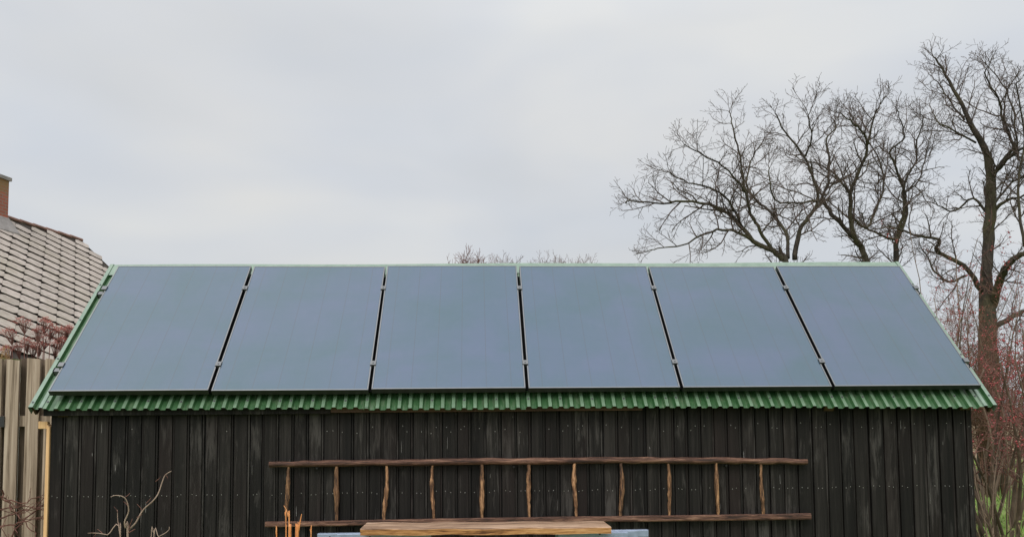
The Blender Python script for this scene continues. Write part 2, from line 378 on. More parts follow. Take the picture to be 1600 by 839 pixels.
# core, gable walls and back wall
mb = MB(); mb.box(WX0+.01, WX1-.01, YW+.023, YW+.06, .02, 1.90); mb.build('wall_frame', M['board_core'], shed)
Yb = 2.52; ridge_pt = S(0, 1.70, NR-.05)
for sx0, sx1 in ((WX0+.004, WX0+.035), (WX1-.035, WX1-.004)):
    mb = MB(); prof = [(YW+.062, .05), (Yb-.05, .05), (Yb-.05, 1.93), (ridge_pt.y, ridge_pt.z-.03), (YW+.062, 1.93)]
    v = [(sx0, y, z) for y, z in prof]+[(sx1, y, z) for y, z in prof]
    mb.add(v, [(4, 3, 2, 1, 0), (5, 6, 7, 8, 9)]+[(i, (i+1) % 5, 5+(i+1) % 5, 5+i) for i in range(5)])
    mb.build('gable_wall', M['black_board'], shed)
mb = MB(); mb.box(WX0, WX1, Yb-.045, Yb-.02, .05, 1.90); mb.build('back_wall', M['black_board'], shed)
# raw pine strip closing the left corner, its head rounded over
mb = MB(); mb.tone = .5
mb.hexa([(-3.522, YW-.012, .08), (-3.494, YW-.012, .08), (-3.494, YW+.05, .08), (-3.522, YW+.05, .08), (-3.517, YW-.012, 1.735), (-3.494, YW-.012, 1.71), (-3.494, YW+.05, 1.71), (-3.517, YW+.05, 1.735)])
mb.hexa([(-3.585, YW+.004, 1.70), (-3.519, YW+.004, 1.70), (-3.519, YW+.045, 1.70), (-3.585, YW+.045, 1.70), (-3.585, YW+.004, 1.755), (-3.519, YW+.004, 1.752), (-3.519, YW+.045, 1.752), (-3.585, YW+.045, 1.755)])
tag(mb.build('corner_board', M['rawwood'], shed, bevel=.004), 'bare yellow pine strip')
# brown batten and rafter ends under the eave
mb = MB(); mb.tone = .6; mb.box(-1.45, .87, .060, YW-.008, 1.800, 1.845); mb.build('eave_batten', M['brownboard'], shed, bevel=.003)
mb = MB(); mb.tone = .4; mb.box(-3.52, -1.452, .064, YW-.008, 1.792, 1.845); mb.build('eave_batten', M['black_board'], shed, bevel=.003)
for xr in (-3.40, 2.315, 3.385):
    mb = MB(); mb.tone = rng.random(); mb.bar(S(xr, -.055, NR-.072), S(xr, .4, NR-.072), .075, .085, NV); mb.build('rafter', M['brownboard'], shed)
# front roof: seven trapezoid sheets lapping at their sides
per = .0795; hgt = .019
def profile(x0, x1):
    pts = []; i = math.floor(x0/per)-1
    while i*per < x1+per:
        b = i*per
        for fx, h in ((0, 0), (.30, 0), (.44, -hgt), (.86, -hgt)): pts.append((b+fx*per, h))
        i += 1
    return [(a, h) for a, h in pts if x0-1e-6 <= a <= x1+1e-6]
edges = [XL+.085, -2.31, -1.155, -.008, 1.15, 2.30, XR-.085]
for i in range(6):
    x0, x1 = edges[i]-(.06 if i else 0), edges[i+1]+.0
    pf = profile(x0, x1); de = rng.uniform(-.008, .008); up = .0025*(i % 2)
    mb = MB(); ns = 7; skew = rng.uniform(-.006, .006)
    for top in (0, 1):
        vs = []
        for j in range(ns+1):
            for (a, h) in pf:
                e0 = eave(a)+de+skew*(a-x0); s = e0+(ridge(a)-.01-e0)*j/ns
                vs.append(tuple(S(a, s, NR+h+up-(0 if top else .0022))))
        n = len(pf); fs = []
        for j in range(ns):
            for q in range(n-1):
                f = (j*n+q, j*n+q+1, (j+1)*n+q+1, (j+1)*n+q); fs.append(f if top else f[::-1])
        k0 = len(mb.f); mb.add(vs, fs)
        if top:
            for j in range(ns):
                for q in range(n-1):
                    if pf[q][1] == 0 and pf[q+1][1] == 0: mb.m[k0+j*(n-1)+q] = 2
    n = len(pf); tot = n*(ns+1)                                       # close the lip at the eave
    mb.f += [(q+tot, q, q+1, q+1+tot)[::-1] for q in range(n-1)]; mb.m += [0]*(n-1); mb.t += [.5]*(n-1); mb.sm += [False]*(n-1)
    mb.mi = 1; kk = 0
    for q in range(len(pf)-1):
        if pf[q][1] == 0 and pf[q+1][1] == 0:
            kk += 1
            if kk % 3 == 1 or rng.random() < .12:
                a = (pf[q][0]+pf[q+1][0])/2; ss = -.018+rng.uniform(-.006, .006)-.006*(a+3.6)/7
                c0 = S(a, ss, NR+up); mb.tube([c0, c0+NV*.003, c0+NV*.0032, c0+NV*.009], [.009, .009, .005, .0045], 7)
    mb.build('roof_sheet', [M['green'], M['alu'], M['crest']], shed)
# back slope, ridge cap, barge trims
mb = MB(); rp = S(0, RIDGE_S, NR)
def Bk(x, s, n):     # mirrored slope
    q = S(x, s, n); return Vector((x, 2*rp.y-q.y, q.z))
pf = profile(XL+.02, XR-.02); vs = []
for s in (-.09, RIDGE_S-.01):
    for a, h in pf: q = S(a, min(s, ridge(a)-.01), NR+h); vs.append((a, 2*S(a, ridge(a), NR).y-q.y, q.z))
n = len(pf); mb.add(vs, [(q+1, q, n+q, n+q+1) for q in range(n-1)]); mb.build('back_roof', M['green'], shed)
mb = MB()
def capsec(x):
    r = ridge(x); q = S(x, r, NR); k = lambda v: Vector((x, 2*q.y-v.y, v.z))
    return [S(x, r-.155, NR+.008), S(x, r-.14, NR+.0095), S(x, r-.018, NR+.0095), Vector((x, q.y, q.z+.008)), k(S(x, r-.018, NR+.0095)), k(S(x, r-.135, NR+.0095))]
xs = [XL+.02+(XR-XL-.04)*i/12 for i in range(13)]; vs = [tuple(p+Vector((0, 0, .004*sin(i*1.3)-.003))) for i, x in enumerate(xs) for p in capsec(x)]
mb.add(vs, [(i*6+j, (i+1)*6+j, (i+1)*6+j+1, i*6+j+1) for i in range(12) for j in range(5)])
mb.build('ridge_cap', M['trim'], shed)
for side in (-1, 1):
    xe = XL if side < 0 else XR; mb = MB()
    def sec(s):
        o = [(-.0, -.060), (-.0, .008), (.006, .013), (.034, .013), (.043, -.012), (.066, -.012), (.073, .006), (.098, .006), (.104, -.008)]
        return [S(xe - side*a, s, NR+b) for a, b in o]
    ss = [eave(xe)+.0, .4, .8, 1.2, ridge(xe)]; vs = [tuple(p) for s in ss for p in sec(s)]
    for lo, hi, mi in ((0, 3, 0), (3, 6, 2), (6, 8, 0)):  # groove gets the darker green: its shade is put into the colour
        mb.mi = mi; mb.add(vs, [(f if side > 0 else f[::-1]) for f in [(i*9+j, i*9+j+1, (i+1)*9+j+1, (i+1)*9+j) for i in range(4) for j in range(lo, hi)]])
    mb.mi = 1
    for s in (-.03, .45, .93, 1.41):
        c0 = S(xe-side*.02, s, NR+.013); mb.tube([c0, c0+NV*.003, c0+NV*.0035, c0+NV*.009], [.009, .009, .005, .0045], 7)
    mb.build('barge_trim', [M['trim'], M['alu'], M['green']], shed)
    mb = MB(); mb.tone = .2; mb.bar(S(xe-side*.012, eave(xe)+.03, NR-.058), S(xe-side*.012, RIDGE_S-.06, NR-.058), .018, .07, NV); mb.build('barge_board', M['brownboard'], shed)
# wooden pegs that carry the ladder
for px_ in (-1.55, -.1, 1.5):
    mb = MB(); zz = 1.393 - .0047*(px_+1.9); mb.tube([(px_, YW+.01, zz), (px_, YW-.052, zz+.003)], [.009, .008], 8); mb.build('peg', M['board_core'], shed)

# ------------------------------------------------------------------ solar panels and their rails
RS = (.285, 1.25)
rail_lab = ('lower aluminium mounting rail whose clamps hold the panels near the eave', 'upper aluminium mounting rail whose clamps hold the panels near the ridge')
for s, lab in zip(RS, rail_lab):
    root = empty('mounting_rail', S(0, s, NR), lab, 'rail', 'rails under the solar panels')
    mb = MB(); mb.bar(S(-3.535, s, NR+.0245), S(3.51, s, NR+.0245), .038, .045, NV); mb.build('rail_profile', M['alu'], root)
    for xx in (-3.535, 3.51):
        mb = MB(); sg = -1 if xx < 0 else 1
        mb.bar(S(xx+sg*.001, s, NR+.0245), S(xx+sg*.006, s, NR+.0245), .040, .052, NV); mb.build('end_cap', M['cap_and_gap_black'], root)
    for i in range(7):
        xx = (i-3)*(PW+PG)
        if i in (0, 6):
            sg = -1 if i == 0 else 1; mb = MB(); xx -= sg*PG/2
            mb.bar(S(xx-sg*.010, s, .0045), S(xx+sg*.030, s, .0045), .045, .007, NV)
            mb.bar(S(xx+sg*.003, s, -.018), S(xx+sg*.026, s, -.018), .040, .042, NV); mb.build('end_clamp', M['alu'], root)
        else:
            mb = MB(); mb.bar(S(xx-.021, s, .0045), S(xx+.021, s, .0045), .045, .007, NV)
            mb.bar(S(xx-.009, s, -.017), S(xx+.009, s, -.017), .040, .034, NV)
            c0 = S(xx, s, .008); mb.tube([c0, c0+NV*.005], .006, 6); mb.build('mid_clamp', M['alu'], root)
def make_panel():
    root = bpy.data.objects.new('solar_panel', None); COL.objects.link(root)
    mb = MB(); fw, h = .011, .043
    w, l = PW, PL
    for (x0, x1, y0, y1) in ((0, w, 0, fw), (0, w, l-fw, l), (0, fw, fw+.0002, l-fw-.0002), (w-fw, w, fw+.0002, l-fw-.0002)):
        mb.mi = 0; mb.box(x0, x1, y0, y1, -h, -.0022)
        mb.mi = 1; mb.box(x0+.0012, x1-.0012, y0+(.0012 if y0 < .5 else 0), y1-(.0012 if y1 > .5 else 0), -.0021, 0)
    fr = mb.build('frame', [M['frame'], M['frame_lip']], root)
    mb = MB(); mb.box(w+.0015, w+PG-.0015, .012, l-.125, -.040, -.030); mb.build('gap_shade_strip', M['cap_and_gap_black'], root)  # black strip added to stand for the dark shade between panels
    mb = MB(); mb.box(fw+.0005, w-fw-.0005, fw+.0005, l-fw-.0005, -.0080, -.0016); gl_ = mb.build('glass', M['glass'], root)
    return root
P0 = make_panel()
plab = ('leftmost solar panel on the green roof, beside the left verge', 'second solar panel from the left end of the row', 'third solar panel from the left, just left of the middle gap of the row',
        'fourth solar panel from the left, just right of the middle gap of the row', 'fifth solar panel from the left, next to the last one on the right', 'rightmost solar panel on the green roof, below the bare oaks')
rng = random.Random(9)
def copy_tree(o, parent=None):
    c = o.copy(); COL.objects.link(c); c.parent = parent
    for ch in o.children: copy_tree(ch, c)
    return c
panels = [P0]+[copy_tree(P0) for _ in range(5)]
bpy.data.objects.remove([c for c in panels[5].children if c.name.startswith('gap_shade_strip')][0])
for i, o in enumerate(panels):
    o.location = S((i-3)*(PW+PG)+PG/2, 0, -.0012*(i % 2)) + SV*rng.uniform(-.004, .004)
    o.rotation_euler = (TH+rng.uniform(-.003, .003), rng.uniform(-.0015, .0015), rng.uniform(-.0012, .0012))
    tag(o, plab[i], 'solar panel', 'solar panels on the shed roof')

# ------------------------------------------------------------------ ladder on the wall
rng = random.Random(21)
YL = YW-.045
lad = empty('wooden_ladder', (0, YL, .98), 'rustic pole ladder with eleven crooked rungs hung sideways on the black wall', 'ladder')
def rough_pole(mb, a, b, r0, r1, n, wob, seed, sides=10, flat=1.0):
    rg = random.Random(seed); a = Vector(a); b = Vector(b); pts = []; rad = []
    for i in range(n+1):
        t = i/n; e = min(1, 4*t, 4*(1-t))
        pts.append(a.lerp(b, t)+Vector((rg.uniform(-wob, wob)*.3, rg.uniform(-wob, wob)*.5, rg.uniform(-wob, wob)))*e); rad.append((r0+(r1-r0)*t)*rg.uniform(.93, 1.07))
    mb.smooth = True; mb.tube(pts, rad, sides); mb.smooth = False
ua, ub = at(421, 725, YL), at(1261, 720.5, YL)
um = [at(x, y, YL) for x, y in ((421, 725.3), (520, 723.5), (640, 722.3), (760, 720.6), (880, 719.6), (1000, 719), (1120, 719.3), (1200, 720), (1261, 721))]
def interp(pts, n):
    outp = []; m = len(pts)-1
    for i in range(n+1):
        t = i/n*m; k = min(int(t), m-1); outp.append(pts[k].lerp(pts[k+1], t-k))
    return outp
def pole_from(name, pts, r, seed, ysq):
    rg = random.Random(seed); mb = MB(); P = interp(pts, 44); mb.smooth = True; mb.tone = .5
    mb.tube([p+Vector((0, rg.uniform(-.002, .002), rg.uniform(-.003, .003))) for p in P], [r*rg.uniform(.86, 1.08)*(.93+.12*math.sin(i/44*3.0)) for i in range(45)], 10)
    return mb.build(name, M['rail_wood'], lad)
pole_from('rail', um, .0245, 3, 1)
lm = [at(x, y, YL) for x, y in ((415, 818.5), (520, 817), (640, 814.5), (760, 812.5), (880, 811), (1000, 809.5), (1120, 808), (1200, 807), (1266, 806))]
mb = MB(); P = interp(lm, 30); rg = random.Random(8); mb.tone = .75
for a, b in zip(P[:-1], P[1:]):
    pass
pr = [(-.018, -.020), (.018, -.021), (.023, -.012), (.022, .015), (.015, .021), (-.016, .020), (-.022, .012), (-.022, -.013)]
vs = []
for i, p in enumerate(P):
    jx, jz = rg.uniform(.94, 1.05), rg.uniform(.92, 1.06)
    vs += [(p.x, p.y-a*jx, p.z+b*jz*(.85+.2*i/30)) for a, b in pr]
mb.add(vs, [tuple(range(8)), tuple(range(30*8, 31*8))[::-1]]+[(i*8+k, (i+1)*8+k, (i+1)*8+(k+1) % 8, i*8+(k+1) % 8) for i in range(30) for k in range(8)])
mb.build('rail', M['rail_wood'], lad)
tops = (451, 526, 604, 676, 753, 827, 898, 970, 1044, 1119, 1189); bots = (447, 526, 601, 676.5, 753, 826, 899, 971, 1047, 1122, 1192)
for i, (a, b) in enumerate(zip(tops, bots)):
    ya = 725.3-(a-420)*.0065; yb = 818-(b-415)*.0143
    A_, B_ = at(a, ya, YL), at(b, yb, YL); mb = MB(); mb.smooth = True; mb.tone = rng.random()
    pts = []; rad = []; bow = rng.uniform(-.008, .008); nn = 16; fat = rng.uniform(.35, .65); rr = rng.uniform(.0138, .0178)
    for j in range(nn+1):
        t = j/nn; e = sin(pi*t)
        pts.append(A_.lerp(B_, t)+Vector((bow*sin(pi*t*1.5)+rng.uniform(-.0022, .0022), rng.uniform(-.002, .002)-.004*e, 0)))
        rad.append(rr*(.66+.46*math.exp(-((t-fat)/.27)**2))*rng.uniform(.82, 1.18))
    mb.tube(pts, rad, 9); mb.build('rung', M['rung_wood'], lad)

# ------------------------------------------------------------------ plank on two steel sawhorses
zt = 1.008
def sawhorse(x0, x1, sleeve0, sleeve1, yb, z, label, dark0=None):
    root = empty('sawhorse', ((x0+x1)/2, yb, 0), label, 'sawhorse', 'steel sawhorses under the plank')
    mb = MB(); mb.bar((x0, yb, z-.026), (x1, yb, z-.026), .050, .050, bev=.004)
    hx = x0+.085 if dark0 is None else x1-.04
    mb.mi = 1; mb.tube([(hx, yb-.0245, z-.024), (hx, yb-.0275, z-.024)], .0065, 8)
    mb.build('crossbar', [M['galv'], M['iron']], root)
    mb = MB(); mb.bar((sleeve0, yb, z-.029), (sleeve1, yb, z-.029), .062, .052, bev=.005); mb.mi = 1
    mb.tube([((sleeve0+sleeve1)/2, yb-.0305, z-.028), ((sleeve0+sleeve1)/2, yb-.036, z-.028)], .007, 8)
    mb.build('sleeve', [M['galv'] if dark0 is None else M['galv_dark'], M['iron']], root)
    xm0, xm1 = min(sleeve0, x0+.1)+.08, max(sleeve1, x1-.1)-.1
    feet = {}
    for xa in (xm0, xm1):
        for sg in (-1, 1):
            mb = MB(); b = Vector((xa+(-.08 if xa == xm0 else .08), yb+sg*.24, .0)); mb.bar((xa, yb+sg*.016, z-.056), b+Vector((0, 0, .004)), .035, .035, Vector((0, 1, 0))); mb.build('leg', M['galv'], root)
    for sg in (-1, 1):
        mb = MB(); k = .6; yk = yb+sg*(.016+(.24-.016)*k)+sg*.022; mb.bar((xm0-.05, yk, (z-.055)*(1-k)), (xm1+.05, yk, (z-.055)*(1-k)), .02, .03); mb.build('spreader', M['galv'], root)
    return root
pz_b = .962
a0, a1 = at(497, 832, -.24).x, at(528, 832, -.24).x
sawhorse(a0, a0+.78, a1, a1+.45, -.24, pz_b, 'blue grey steel sawhorse under the left end of the plank')
b0, b1 = at(872, 832, -.24).x, at(1012, 832, -.24).x
r2 = sawhorse(b0-.02, b1, at(903, 834, -.29).x, at(998, 834, -.29).x, -.24, pz_b-.006, 'blue grey steel sawhorse with stacked bars under the right end of the plank', dark0=None)
mb = MB(); mb.bar((at(872, 834, -.33).x, -.30, pz_b-.034), (at(980, 834, -.30).x, -.30, pz_b-.034), .040, .040, bev=.004)
mb.mi = 1; hx = at(937, 832, -.32).x; mb.tube([(hx, -.318, pz_b-.022), (hx, -.323, pz_b-.022)], .008, 8)
mb.build('tool_tray', [M['galv'], M['iron']], r2)
x0, x1 = at(562, 826, -.48).x, at(956, 825, -.48).x
mb = MB(); mb.tone = .6; rg = random.Random(2); nseg = 24; vs = []
for i in range(nseg+1):
    xx = x0+(x1-x0)*i/nseg; dz = .0025*sin(i*.9)+rg.uniform(-.0012, .0012)-.012*i/nseg+.006; dy = rg.uniform(-.003, .003)
    vs += [(xx, -.455+dy, zt-.045+dz), (xx, -.460+dy, zt-.006+dz), (xx, -.452+dy, zt+dz), (xx, -.11+dy, zt+dz), (xx, -.102+dy, zt-.006+dz), (xx, -.105+dy, zt-.045+dz)]
mb.add(vs, [(i*6+k, i*6+(k+1) % 6, (i+1)*6+(k+1) % 6, (i+1)*6+k)[::-1] for i in range(nseg) for k in (1, 2, 3, 4, 5)])
mb.mi = 1; mb.add(vs, [tuple(range(6))[::-1], tuple(range(nseg*6, nseg*6+6))]+[(i*6, i*6+1, (i+1)*6+1, (i+1)*6)[::-1] for i in range(nseg)])
pk = mb.build('wooden_plank', [M['plank'], M['plank_side']], None, loc=((x0+x1)/2, -.3, .965))
tag(pk, 'thick weathered orange brown plank lying across two steel sawhorses below the ladder', 'plank')

# ------------------------------------------------------------------ board fence on the left
rng = random.Random(12)
YF = .62
fence = empty('board_fence', (-5.6, YF, 0), 'tall weathered grey brown fence of overlapping vertical boards beside the shed', 'fence')
def fx(px): return at(px, 600, YF).x
ft = at(40, 560, YF).z
mb = MB()
front_b = [(-30, -10), (-4, 6), (12, 32), (42.5, 63), (72, 90)]
xx = fx(-30)-.02
fr = [(fx(a), fx(b)) for a, b in front_b]
while xx > -9:
    fr.insert(0, (xx-.115, xx)); xx -= .16
for (a, b) in fr:
    mb.tone = rng.random(); t = ft+rng.uniform(-.012, .012); ln = rng.uniform(-.008, .008)
    if -4.32 < a < -4.22: t -= .17
    c = rng.uniform(.0, .01)
    mb.hexa([(a, YF-.022, .06), (b, YF-.022, .06), (b, YF, .06), (a, YF, .06), (a+ln, YF-.022, t), (b+ln, YF-.022, t-c), (b+ln, YF, t-c), (a+ln, YF, t)])
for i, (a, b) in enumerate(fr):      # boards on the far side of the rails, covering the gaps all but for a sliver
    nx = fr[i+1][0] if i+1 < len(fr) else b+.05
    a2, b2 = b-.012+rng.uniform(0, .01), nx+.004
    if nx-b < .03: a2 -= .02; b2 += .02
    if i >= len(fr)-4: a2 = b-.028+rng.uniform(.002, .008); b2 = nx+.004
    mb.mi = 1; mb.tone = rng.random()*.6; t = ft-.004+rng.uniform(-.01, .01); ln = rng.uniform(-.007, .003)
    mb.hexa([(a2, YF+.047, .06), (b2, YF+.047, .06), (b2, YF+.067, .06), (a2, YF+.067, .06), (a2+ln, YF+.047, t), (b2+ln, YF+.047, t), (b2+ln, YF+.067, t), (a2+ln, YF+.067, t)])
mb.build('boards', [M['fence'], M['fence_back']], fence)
for z in (at(50, 657, YF).z, .45):
    mb = MB(); mb.tone = .35; mb.box(-9, -3.2, YF+.002, YF+.045, z-.045, z+.04); mb.build('rail', M['fence'], fence)
for xp in (-8.6, -6.6, -4.62):
    mb = MB(); mb.tone = .3; mb.box(xp-.045, xp+.045, YF+.07, YF+.16, 0, ft-.03); mb.build('post', M['fence'], fence)
mb = MB(); hz = at(5, 659, YF).z; mb.box(fx(-14), fx(6), YF-.031, YF-.023, hz-.012, hz+.010); mb.box(fx(5), fx(12), YF-.034, YF-.023, hz-.04, hz+.045); mb.build('hinge', M['iron'], fence)

# ------------------------------------------------------------------ house on the left
D1, D2 = 18.8, 22.3
r1 = at(0, 336, -6.0068+D1); 
HZ = r1.z
def at_z(px, py, z):
    d = CR*((px-800)/FPX) - CU*((py-PCY)/FPX) + CF
    return CAM + d*((z-CAM.z)/d.z)
r2p = at_z(128, 375, HZ)                           # far end of the ridge
ud = (r2p-r1); ud.z = 0; ud.normalize()            # along the ridge, away from us
out_d = Vector((ud.y, -ud.x, 0))                    # towards the shed
v0 = at(172, 416, 0)-CAM
# roof pitch so that the far verge runs through the same place as in the photo
best = None
for deg in range(20, 65):
    dvec = (out_d*cos(radians(deg)) - Vector((0, 0, 1))*sin(radians(deg)))
    p = r2p+dvec*1.2; q = p-CAM; wv = q.dot(CF); X = 800+FPX*q.dot(CR)/wv; Yp = PCY-FPX*q.dot(CU)/wv
    e = abs((Yp-375)-(X-128)*.93)
    if best is None or e < best[0]: best = (e, deg)
RP = radians(best[1])
vd = out_d*cos(RP) - Vector((0, 0, 1))*sin(RP)
nd = ud.cross(vd); nd = nd if nd.z > 0 else -nd
LEN = 15.0; SL = 5.6
ridge0 = r2p-ud*LEN
house = empty('farmhouse', (*(r2p-ud*LEN*.5).xy, 0), 'old white house with diamond slate roof and a brick chimney behind the fence', 'house')
mid_r = (ridge0+r2p)/2
def R3(u, v, n=0.0): return r2p-ud*u+vd*v+nd*n        # u back from the far verge, v down the slope
def pxof3(q):
    q = q-CAM; w = q.dot(CF); return 800+FPX*q.dot(CR)/w, PCY-FPX*q.dot(CU)/w
# walls
ev = SL*cos(RP)-.35; zh = HZ-SL*sin(RP)+.05
mb = MB(); base = []
for u_, w_ in ((.25, ev), (LEN-.25, ev), (LEN-.25, -ev), (.25, -ev)):
    q = r2p-ud*u_+out_d*w_; base.append((q.x, q.y))
mb.add([(x, y, 0) for x, y in base]+[(x, y, zh) for x, y in base]+[tuple(r2p-ud*.25-Vector((0, 0, .12))), tuple(r2p-ud*(LEN-.25)-Vector((0, 0, .12)))],
       [(0, 1, 5, 4), (1, 2, 6, 9, 5), (2, 3, 7, 6), (3, 0, 4, 8, 7)])
mb.build('wall', M['plaster'], house)
roof = MB()
a, b, c, d = R3(0, 0, -.03), R3(0, SL, -.03), R3(LEN, SL, -.03), R3(LEN, 0, -.03)
m = lambda p: p-out_d*2*((p-r2p).dot(out_d))
roof.mi = 1; roof.add([tuple(p) for p in (a, b, c, d)], [(0, 1, 2, 3)])
roof.mi = 0; roof.add([tuple(m(p)) for p in (a, b, c, d)], [(3, 2, 1, 0)])
roof.mi = 1
for q0, q1, off in ((R3(0, 0), R3(0, SL), 0),):    # verge board
    roof.bar(q0-nd*.06-ud*.02, q1-nd*.06-ud*.02, .03, .09, nd)
roof.mi = 0
# diamond tiles, each a thin tilted lozenge lapped over the one below
rg = random.Random(77); SIDE = .37; 
def pxof(q):
    q = q-CAM; w = q.dot(CF); return 800+FPX*q.dot(CR)/w, PCY-FPX*q.dot(CU)/w
tc0 = r2p-ud*2.2+vd*2.2
def dirpx(d):
    a_ = pxof(tc0); b_ = pxof(tc0+d*.2); return (b_[0]-a_[0])/.2, (b_[1]-a_[1])/.2
def pick(fn):
    return min((fn(*dirpx(vd*cos(k/200)+ud*sin(k/200))), k/200) for k in range(-240, 240))[1]
ka = pick(lambda x, y: abs(y/x-.47) if x > 5 else 99); kb = pick(lambda x, y: abs(x/abs(y)+.02) if y > 2 else 99)
ex = vd*cos(ka)+ud*sin(ka); ey = vd*cos(kb)+ud*sin(kb)
SX = 23.5/dirpx(ex)[0]; SY = 8.9/dirpx(ey)[1]
print('tiles', ka, kb, SX, SY, best)
cnt = 0
NI = int(26/min(SX, SY))
for i in range(-NI, NI):
    for j in range(-NI, NI):
        c = ex*(i*SX)+ey*(j*SY); u_ = -c.dot(ud); v_ = c.dot(vd)
        if not (.16 < u_ < LEN-.1 and .2 < v_ < SL-.05): continue
        if u_ > 8.5: continue
        roof.tone = rg.random()**1.5; cnt += 1
        g1 = .024+rg.uniform(-.008, .010); g2 = .005; h = SX/2; hy = SY/2; cc = r2p+c+nd*(.012+rg.uniform(-.003, .003))
        cut = .068+rg.uniform(-.015, .02)
        # corners round the lozenge: bottom point is +ex+ey
        loz = [(-h, -hy+cut), (-h+cut, -hy), (h-g2, -hy), (h-g2, hy-g1-cut), (h-g2-cut, hy-g1), (-h, hy-g1)]
        tw = rg.uniform(-.004, .004)
        vs = []
        for nn in (0, .008):
            for (p, q) in loz: vs.append(tuple(cc+ex*p+ey*q+nd*(nn+(q/hy)*.010+tw*p/h)))
        k = 6; roof.add(vs, [tuple(range(k)), tuple(range(k, 2*k))[::-1]]+[(z_, (z_+1) % k, k+(z_+1) % k, k+z_)[::-1] for z_ in range(k)])
roof_o = roof.build('roof', [M['tile'], M['tile_gap']], house)
bpy.context.view_layer.update()
mb = MB(); mb.smooth = False
u_ = 0
while u_ < LEN:
    mb.tone = rg.random(); mb.tube([R3(u_, 0, .0)+Vector((0, 0, -.01)), R3(u_+.42, 0, .0)+Vector((0, 0, .012))], [.045, .038], 8); u_ += .40
mb.build('ridge_tiles', M['ridge_tile'], roof_o)
# chimney straddling the ridge, its right edge where the photo has it
cq = at_z(13, 340, HZ); uc = -(cq-r2p).dot(ud)
cc = min((r2p-ud*(k/50) for k in range(100, 500)), key=lambda c_: abs(max(pxof3(c_+ud*a_*.33+out_d*b_*.33)[0] for a_ in (-1, 1) for b_ in (-1, 1))-13))
cq_top = at(13, 267, cc.y-.3).z
ch = MB()
def cbox(mbx, hu, hw, z0, z1, cc=cc):
    p = [cc+ud*a*hu+out_d*b*hw for a, b in ((-1, 1), (1, 1), (1, -1), (-1, -1))]
    mbx.hexa([(q.x, q.y, z0) for q in p]+[(q.x, q.y, z1) for q in p])
cbox(ch, .33, .33, HZ-.9, cq_top-.07)
cho = ch.build('chimney', [M['brick']], roof_o)
# give the brick texture an origin at the chimney foot
off = Vector((cc.x, cc.y, HZ-.2))
for v in cho.data.vertices: v.co = v.co-(off-wloc(roof_o))
cho.location = off-wloc(roof_o)
ch = MB(); cbox(ch, .37, .37, cq_top-.072, cq_top+.005); ch.build('cap', M['lead'], cho)
ch = MB()
p = [cc+ud*a*.41+out_d*b for a, b in ((-1, .52), (1, .52))]
for hu, w0, w1 in ((.36, .32, .60),):
    q = [cc-ud*hu+out_d*.325, cc+ud*hu+out_d*.325, cc+ud*(hu+.02)+out_d*.62, cc-ud*(hu+.02)+out_d*.62]
    z = [HZ-.325*tan(RP)+.05+.12, HZ-.325*tan(RP)+.05+.12, HZ-.62*tan(RP)+.05, HZ-.62*tan(RP)+.05]
    ch.add([(a.x, a.y, b) for a, b in zip(q, z)]+[(a.x, a.y, b-.03) for a, b in zip(q, z)], [(0, 1, 2, 3)[::-1], (4, 5, 6, 7), (0, 1, 5, 4), (1, 2, 6, 5), (2, 3, 7, 6), (3, 0, 4, 7)])
ch.build('flashing', M['lead'], cho)

# ------------------------------------------------------------------ trees
def wander(rg, p, d, L, n, kink, up):
    pts = [p.copy()]; d = d.normalized()
    for i in range(n):
        d = (d+Vector((rg.gauss(0, kink), rg.gauss(0, kink), rg.gauss(0, kink)+up))).normalized()
        p = p+d*(L/n); pts.append(p.copy())
    return pts
def sprout(mb, rg, path, r0, r1, lev, cfg):
    """side shoots of a limb, and theirs in turn"""
    seg = [(path[i+1]-path[i]).length for i in range(len(path)-1)]; L = sum(seg)
    sp = cfg['space'][lev]; s = sp*rg.uniform(.4, 1.0) + (L*cfg.get('bare', .12) if lev == 0 else 0); az = rg.uniform(0, 6.28)
    while s < L:
        k = 0; acc = 0
        while k < len(seg)-1 and acc+seg[k] < s: acc += seg[k]; k += 1
        t = (s-acc)/max(seg[k], 1e-6); p = path[k].lerp(path[k+1], t); tg = (path[k+1]-path[k]).normalized()
        fr = s/L; r = r0+(r1-r0)*fr
        az += 2.4+rg.uniform(-.6, .6); o = tg.orthogonal().normalized(); o = Matrix.Rotation(az, 3, tg) @ o
        an = radians(rg.uniform(*cfg['angle'])); d = tg*cos(an)+o*sin(an); d.z += cfg['up']*.6
        l = cfg['len'][lev]*rg.uniform(.5, 1.25)*(1.12-.66*fr)
        rr = min(r*.62, cfg['rad'][lev]*rg.uniform(.8, 1.2)); n = cfg['seg'][lev]
        pts = wander(rg, p, d, l, n, cfg['kink'], cfg['up']/n)
        re = max(rr*.45, cfg['tip'])
        mb.tube(pts, [rr+(re-rr)*i/n for i in range(n+1)], cfg['sides'][lev], cap=False)
        if lev+1 < len(cfg['space']): sprout(mb, rg, pts, rr, re, lev+1, cfg)
        s += sp*rg.uniform(.6, 1.4)
OAK = dict(space=(.215, .125, .068), len=(1.15, .50, .20), rad=(.019, .0088, .0052), seg=(7, 5, 3), sides=(5, 4, 3), angle=(34, 68), up=.14, kink=.15, tip=.0042, bare=.10)
